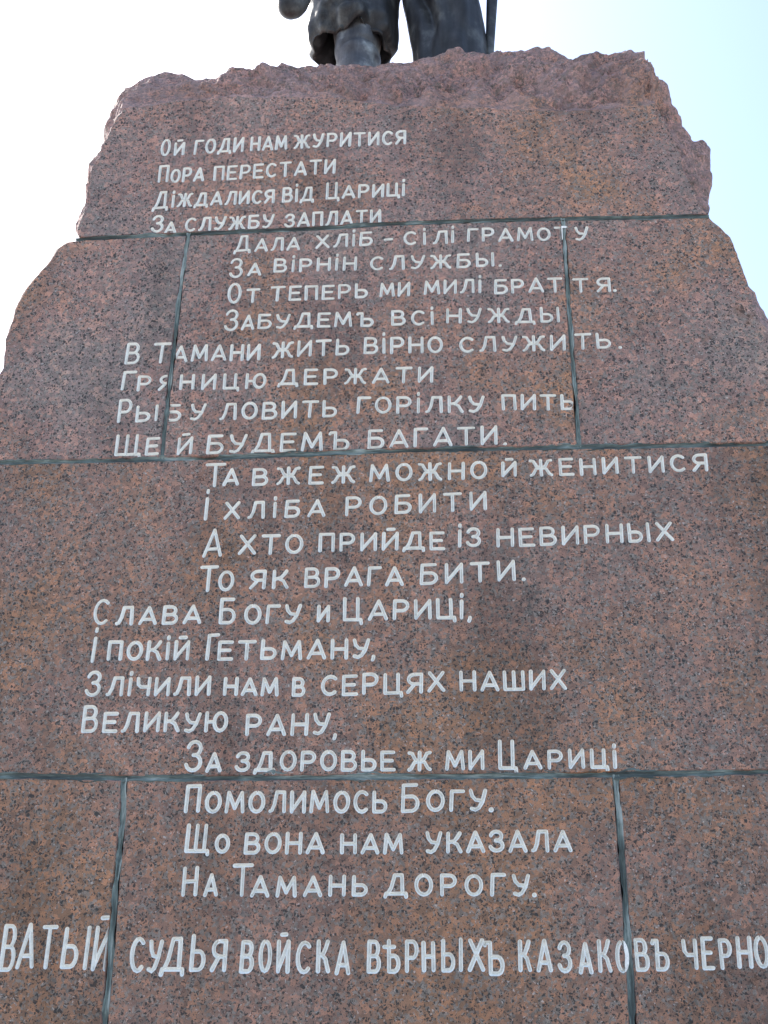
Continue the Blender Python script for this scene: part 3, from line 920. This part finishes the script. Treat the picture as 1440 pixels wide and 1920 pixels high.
# --- mortar joints: smeared strips, a little proud in places
def mortar(poly, half, seed, horiz):
    pts = resample(poly, 0.008) + [poly[-1]]
    verts, faces = [], []
    prof = [(-1.0, .004), (-.84, -.0012), (-.5, .0015), (-.15, .004), (.2, .0045), (.55, .001), (.86, -.0012), (1.0, .004)]
    for i, p in enumerate(pts):
        d = (pts[min(i + 1, len(pts) - 1)] - pts[max(i - 1, 0)]).normalized()
        nr = Vector((-d.y, d.x))
        s = Vector((p.x * 1.0, p.y, seed))
        ha = half * max(.35, 0.98 + 0.75 * fbm(s * 13, 4))
        hb = half * max(.35, 0.98 + 0.75 * fbm(s * 13 + Vector((9, 4, 7)), 4))
        wob = 0.003 * fbm(s * 5 + Vector((1, 8, 2)), 2)
        for u, y in prof:
            q = p + nr * (u * (ha if u < 0 else hb) + wob)
            yy = y
            if abs(u) < .95:
                yy += 0.0028 * fbm(Vector((q.x, q.y, seed)) * 22, 4) + 0.002 * fbm(Vector((q.x * 3, q.y * 3, u + seed)) * 5, 2)
            if abs(u) < .95:
                yy += 0.012 * max(0.0, fbm(Vector((q.x, q.y, seed + 5)) * 6, 3) + .12)
            verts.append(Vector((q.x, max(yy, -0.0032), q.y)))
    m = len(prof)
    for i in range(len(pts) - 1):
        for j in range(m - 1):
            a = i * m + j
            f = (a, a + 1, a + m + 1, a + m)
            A, B, Cc = verts[f[0]], verts[f[1]], verts[f[2]]
            faces.append(f if (B - A).cross(Cc - A).y < 0 else tuple(reversed(f)))
    # body of the joint behind the pointing
    k = len(verts)
    for i in (0, len(pts) - 1):
        pass
    pedpart('mortar_joint', verts, faces, MORTAR_H if horiz else MORTAR_V, smooth=True)


mortar(J1, GH, 1.0, True)
mortar(J2, GH * 1.25, 2.0, True)
mortar(J3, GH * 1.35, 3.0, True)
mortar(V2L, GH * .8, 4.0, False)
mortar(V2R, GH * .8, 5.0, False)
mortar(V4L, GH4 * .8, 6.0, False)
mortar(V4R, GH4 * .8, 7.0, False)
# paint that runs over the pointing of the upright joints
for poly, h in (([p for p in V2R if p.y > un2(1060, 520).y], GH), (trim_z(V4R, un2(1180, 1850).y, un2(1180, 1740).y), 0.0145)):
    pl = resample(poly, 0.02) + [poly[-1]]
    carve([p + Vector((-h, 0)) for p in pl] + [p + Vector((h, 0)) for p in reversed(pl)], on_mortar=-0.0042)
LROOT = []
for text, _, _ in LINES:
    e = bpy.data.objects.new('inscription_line', None)
    C.objects.link(e)
    e.parent = ped
    e['label'] = 'carved white line of verse reading ' + text
    LROOT.append(e)
for wi, (ln, text) in enumerate(WORDS):
    V = LETV[wi]
    fs = []
    for f in LETF[wi]:
        a, b_, c = (V[i] for i in f)
        fs.append(f if (b_ - a).cross(c - a).y < 0 else tuple(reversed(f)))
    if fs:
        link('carved_word', [v - PO for v in V], fs, PAINT, LROOT[ln])

# --- lower courses down to the ground
def slab(name, x0, x1, y0, y1, z0, z1, ms, seed):
    bm = bmesh.new()
    bmesh.ops.create_cube(bm, size=1)
    for v in bm.verts:
        v.co = Vector(((x0 + x1) / 2 + v.co.x * (x1 - x0), (y0 + y1) / 2 + v.co.y * (y1 - y0), (z0 + z1) / 2 + v.co.z * (z1 - z0)))
    bmesh.ops.bevel(bm, geom=bm.edges[:], offset=0.03, segments=3, affect='EDGES')
    bmesh.ops.subdivide_edges(bm, edges=bm.edges[:], cuts=4, use_grid_fill=True)
    for v in bm.verts:
        v.co += v.co.normalized() * 0.008 * fbm(v.co * 5 + Vector((seed, 0, 0)), 3)
    vs = [v.co.copy() for v in bm.verts]
    fs = [tuple(v.index for v in f.verts) for f in bm.faces]
    bm.free()
    pedpart(name, vs, fs, ms)


slab('base_step', xl - .55, xr + .55, -.32, 2.3, .42, bz - .003, granites(8, 0.8)[0], 1)
slab('base_step', xl - .95, xr + .95, -.75, 2.75, -.02, .417, granites(9, 0.7)[0], 2)

# ------------------------------------------------------------------ the bronze figure on top
YS = 0.52
ZT = un(660, 120, .17).z - 0.055          # top of the stone under the feet
fig = empty('bronze_statue', 'dark bronze statue of a standing figure in baggy trousers and boots on the stone top', 'statue', (un(760, 60, YS).x, YS, ZT))
FO = fig.location.copy()


def figpart(name, verts, faces, label=None, parent=None, smooth=True):
    o = link(name, [v - FO for v in verts], faces, BRONZE_SHEEN if name == 'boot' else BRONZE, fig, None, smooth)
    if label:
        o['label'] = label
    return o


def loft(rings, cap0=True, cap1=True):
    verts, faces = [], []
    n = len(rings[0])
    for r in rings:
        verts += r
    for k in range(len(rings) - 1):
        for i in range(n):
            j = (i + 1) % n
            faces.append((k * n + i, k * n + j, (k + 1) * n + j, (k + 1) * n + i))
    for flag, k in ((cap0, 0), (cap1, len(rings) - 1)):
        if flag:
            c = len(verts)
            verts.append(sum(rings[k], Vector()) / n)
            for i in range(n):
                j = (i + 1) % n
                faces.append((k * n + j, k * n + i, c) if k == 0 else (k * n + i, k * n + j, c))
    return verts, faces


def ring(cx, cy, z, rx, ry, n=96, fn=None):
    out = []
    for i in range(n):
        a = 2 * math.pi * i / n
        m = fn(a, z) if fn else 0.0
        out.append(Vector((cx + math.cos(a) * (rx + m), cy + math.sin(a) * (ry + m), z)))
    return out


def lerp_tab(tab, z):
    if z <= tab[0][0]:
        return tab[0][1:]
    for a, b in zip(tab, tab[1:]):
        if a[0] <= z <= b[0]:
            t = (z - a[0]) / (b[0] - a[0])
            t = t * t * (3 - 2 * t) * 0.5 + t * 0.5
            return tuple(x + (y - x) * t for x, y in zip(a[1:], b[1:]))
    return tab[-1][1:]


def zx(px, py, y):
    p = un(px, py, y)
    return p.z, p.x


# the boot in view: shaft from below the hem to the foot
def boot(x_lo, x_hi, rx_lo, rx_hi, z_hi, yc, toe):
    tab = [(ZT - .01, x_lo, yc - .02, rx_lo * 1.02, rx_lo * 1.25), (ZT + .06, x_lo, yc - .02, rx_lo * 1.04, rx_lo * 1.25), (ZT + .16, x_lo, yc, rx_lo * .96, rx_lo * 1.08),
           (ZT + .30, x_lo, yc, rx_lo, rx_lo * 1.05), (ZT + .44, x_lo * .6 + x_hi * .4, yc, rx_lo * 1.02, rx_lo * 1.08), (z_hi, x_hi, yc, rx_hi, rx_hi * 1.05)]
    rings = []
    z = ZT - .01
    while z <= z_hi + 1e-6:
        cx, cy, rx, ry = lerp_tab(tab, z)

        def fn(a, zz):
            # slack creases of soft leather that sag to one side
            h = zz - ZT
            s = math.sin(h * 44 + 1.5 * math.cos(a + .7)) * 0.006 * math.exp(-((h - .42) / .12) ** 2)
            cr = -0.016 * math.exp(-((h - .44 - .045 * math.sin(a * 1.0 + 2.4)) / .014) ** 2) * max(0, math.sin(-a + .45))
            return s + cr + 0.006 * fbm(Vector((math.cos(a) * 1.5, math.sin(a) * 1.5, zz * 4)), 3)
        rings.append(ring(cx, cy, z, rx, ry, 80, fn))
        z += 0.012
    v, f = loft(rings)
    # foot, pointing away from the viewer
    fr = []
    for t, zc, hw, hh in ((-.13, .07, .05, .06), (-.10, .08, .10, .09), (0, .09, .115, .10), (.12, .085, .115, .095), (.24, .07, .12, .08), (.34, .055, .105, .06), (.40, .05, .06, .045)):
        fr.append([Vector((x_lo + toe * (t + .1) + math.cos(2 * math.pi * i / 32) * hw, yc + t, ZT - .008 + max(0, zc + math.sin(2 * math.pi * i / 32) * hh))) for i in range(32)])
    v2, f2 = loft(fr)
    o = len(v)
    return v + v2, f + [tuple(i + o for i in q) for q in f2]


zhem = zx(660, 37, YS - .15)[0]
xbl, xbh = un(672, 112, YS).x, un(670, 45, YS).x
bw = (un(713, 112, YS).x - un(631, 112, YS).x) / 2
bw2 = (un(717, 45, YS).x - un(625, 45, YS).x) / 2
figpart('boot', *boot(xbl, xbh, bw, bw2, zhem + .16, YS, -.1))
xr2 = un(846, 100, YS).x
figpart('boot', *boot(xr2, xr2, bw, bw, ZT + .40, YS + .02, .25))


# trouser leg ballooning over the boot
def trousers_bloused():
    x0 = (un(577, 20, YS).x + un(747, 20, YS).x) / 2
    rx = (un(747, 20, YS).x - un(576, 20, YS).x) / 2
    hip = Vector((FO.x - .10, YS, ZT + 1.5))
    z0 = zhem
    tab = [(z0 - .035, x0 - .012, YS + .03, rx * .80, .150), (z0, x0, YS + .03, rx * .95, .185), (z0 + .07, x0, YS + .02, rx * 1.0, .205), (z0 + .22, x0, YS + .01, rx * 1.0, .215),
           (z0 + .5, x0 * .8 + hip.x * .2, YS, rx * .98, .22), (ZT + 1.5, hip.x, YS, .20, .23)]

    def fn(a, zz):
        h = zz - z0
        near = math.exp(-max(0, h) / .16)
        sd_ = .25 + .75 * math.sin(a) ** 2
        f = sd_ * (0.034 * near * math.sin(a * 7 + 4.2 * h + 1.2 * math.sin(a * 2 + 1)) + 0.012 * near * math.sin(a * 13 + 9 * h))
        f += sd_ * 0.034 * fbm(Vector((math.cos(a) * 1.6 + 5, math.sin(a) * 1.6, zz * 5.0)), 3)
        f += sd_ * 0.030 * chip(Vector((math.cos(a) * 2.0, math.sin(a) * 2.0 + 3, zz * 5.5))) * near
        return f
    rings = []
    # tucked underside: from the shaft out to the hem
    for k, (dz, s) in enumerate(((.16, .56), (.10, .58), (.055, .62), (.02, .70), (-.012, .80), (-.03, .90))):
        rings.append(ring(x0 - .004, YS + .03 * s, z0 + dz, rx * s * .93, .185 * s, 128, lambda a, zz, s=s: fn(a, z0) * s * .8))
    z = z0 - .035
    while z < ZT + 1.5:
        cx, cy, rx_, ry_ = lerp_tab(tab, z)
        # the hem hangs deeper at the far side
        r = ring(cx, cy, z, rx_, ry_, 128, fn)
        k = math.exp(-(z - z0 + .035) / .10) * .75
        for i, p in enumerate(r):
            a = 2 * math.pi * i / 128
            p.z += k * (-.035 * math.sin(a) - .022 * math.cos(a) * 0.6 + .018 * math.sin(a * 5 + 1) + .010 * math.sin(a * 9))
        rings.append(r)
        z += .014 if z < z0 + .6 else .05
    for r in rings[:6]:
        for i, p in enumerate(r):
            a = 2 * math.pi * i / 128
            p.z += -.035 * math.sin(a) - .013 * math.cos(a) + .012 * math.sin(a * 5 + 1)
    return loft(rings)


figpart('trouser_leg', *trousers_bloused(), label='trouser leg bloused over its boot')


# the other leg: cloth falling in long folds almost to the stone
def trousers_long():
    rows = [(0, 752, 897), (40, 760, 905), (70, 766, 910), (107, 773, 917)]
    tab = []
    for py, a, b in reversed(rows):
        za, xa = zx(a, py, YS)
        zb, xb = zx(b, py, YS)
        tab.append((za, (xa + xb) / 2, YS, (xb - xa) / 2 * .99, .19))
    lo = tab[0]
    tab.insert(0, (ZT + .12, lo[1] + .02, YS, lo[3] * .94, .18))
    tab.insert(1, (ZT + .22, lo[1] + .012, YS, lo[3] * .97, .19))
    tab.append((ZT + 1.5, FO.x + .10, YS, .21, .24))
    tab.sort(key=lambda t: t[0])

    def fn(a, zz):
        h = zz - ZT
        f = 0.017 * math.sin(a * 5 + 2.2 * math.sin(h * 3.2) + 1.0) * (0.5 + 0.5 * math.sin(a + 4.0)) + 0.010 * math.sin(a * 11 - h * 7)
        # a hooked roll of cloth above the boot top
        aa = (a - 4.42 + 1.15 * (h - .62))
        f += 0.095 * math.exp(-(aa / .14) ** 2 - ((h - .80) / .20) ** 2)
        f -= 0.060 * math.exp(-((aa + .33) / .15) ** 2 - ((h - .78) / .24) ** 2)
        f += 0.038 * math.exp(-((a - 5.15) / .45) ** 2 - ((h - .62) / .20) ** 2)
        f += 0.022 * fbm(Vector((math.cos(a) * 1.3 + 2, math.sin(a) * 1.3, zz * 2.6)), 3)
        return f * (.15 + .85 * math.sin(a) ** 2)
    rings = []
    z = ZT + .12
    while z < ZT + 1.5:
        cx, cy, rx_, ry_ = lerp_tab(tab, z)
        rings.append(ring(cx, cy, z, rx_, ry_, 128, fn))
        z += .015 if z < ZT + 1.1 else .05
    return loft(rings)


figpart('trouser_leg', *trousers_long(), label='trouser leg falling in long folds to the stone')


# flagpole held at the right, sabre sheath slanting back at the left
def tube(path, n=24):
    rings = []
    m = len(path)
    for k in range(m):
        p, r = path[k]
        a = path[max(0, k - 1)][0]
        b = path[min(m - 1, k + 1)][0]
        d = (b - a).normalized()
        s = d.cross(Vector((0, 1, .01))).normalized()
        t = d.cross(s)
        rings.append([p + s * math.cos(2 * math.pi * i / n) * r + t * math.sin(2 * math.pi * i / n) * r for i in range(n)])
    return loft(rings)


p1, p0 = un(922.5, 0, YS - .05), un(918, 100, YS - .05)
dirp = (p1 - p0).normalized()
foot = p0 - dirp * ((p0.z - ZT + .01) / dirp.z)
hand = p0 + dirp * 1.25
figpart('flagpole', *tube([(foot, .018), (foot + dirp * .06, .020), (p0, .021), (p1, .028), (hand, .029), (hand + dirp * 1.6, .026), (hand + dirp * 1.75, .004)]))
ysb = 0.12
tip = un(537.5, 23, ysb)
rs = (un(567, 0, ysb).x - un(508, 0, ysb).x) / 2
hipL = Vector((FO.x - .30, YS - .02, ZT + 1.62))
dirs = (hipL - tip).normalized()
path = []
for t, r in ((0, .18), (.012, .50), (.03, .74), (.055, .92), (.085, 1.0), (.13, 1.0), (.15, .93), (.17, .86), (.5, .84), (.8, .9), (.93, .95)):
    path.append((tip + (hipL - tip) * t + Vector((0, 0, 0)), rs * r))
figpart('scabbard', *tube(path, 32))


# torso, head and arms above the frame: one continuous skin surface
def body():
    s = 1.62
    hz = ZT + 1.46
    X = FO.x
    J = {}
    V, E, RD = [], [], []

    def j(p, r, par=None):
        V.append(Vector(p))
        RD.append(r)
        if par is not None:
            E.append((par, len(V) - 1))
        return len(V) - 1
    pel = j((X, YS, hz), .25)
    wst = j((X, YS + .02, hz + .28), .21, pel)
    chs = j((X, YS + .02, hz + .62), .27, wst)
    nck = j((X, YS + .02, hz + .90), .11, chs)
    hd = j((X, YS + .05, hz + 1.10), .155, nck)
    tp = j((X, YS + .03, hz + 1.30), .13, hd)
    j((X, YS + .02, hz + 1.42), .06, tp)
    for sg, tgt in ((1, hand), (-1, hipL + Vector((-.02, -.02, .10)))):
        sh = j((X + sg * .34, YS + .02, hz + .76), .12, chs)
        mid = (Vector((X + sg * .34, YS, hz + .76)) + tgt) / 2 + Vector((sg * .16, -.12, -.06))
        el = j(mid, .085, sh)
        wr = j(tgt + Vector((-sg * .0, -.13, .02)), .055, el)
        pm = j(tgt + Vector((0, -.05, .01)), .055, wr)
        for q in range(4):
            a = j(tgt + Vector((sg * .045, -.02, .05 - q * .032)), .017, pm)
            b = j(tgt + Vector((sg * .05, .035, .05 - q * .032)), .016, a)
            j(tgt + Vector((sg * .01, .05 - .004 * abs(q - 1), .05 - q * .032)), .014, b)
        th = j(tgt + Vector((-sg * .045, -.02, .035)), .018, pm)
        j(tgt + Vector((-sg * .04, .035, .05)), .015, th)
    me = bpy.data.meshes.new('body')
    me.from_pydata([tuple(v - FO) for v in V], E, [])
    o = bpy.data.objects.new('body', me)
    C.objects.link(o)
    sk = o.modifiers.new('skin', 'SKIN')
    sk.use_smooth_shade = True
    lay = me.skin_vertices[0].data
    for i, r in enumerate(RD):
        lay[i].radius = (r, r)
        lay[i].use_root = i == 0
    ss = o.modifiers.new('sub', 'SUBSURF')
    ss.levels = ss.render_levels = 2
    dg = bpy.context.evaluated_depsgraph_get()
    m2 = bpy.data.meshes.new_from_object(o.evaluated_get(dg))
    bpy.data.objects.remove(o)
    m2.name = 'body'
    m2.materials.clear()
    m2.materials.append(BRONZE)
    ob = bpy.data.objects.new('body', m2)
    C.objects.link(ob)
    ob.parent = fig


body()
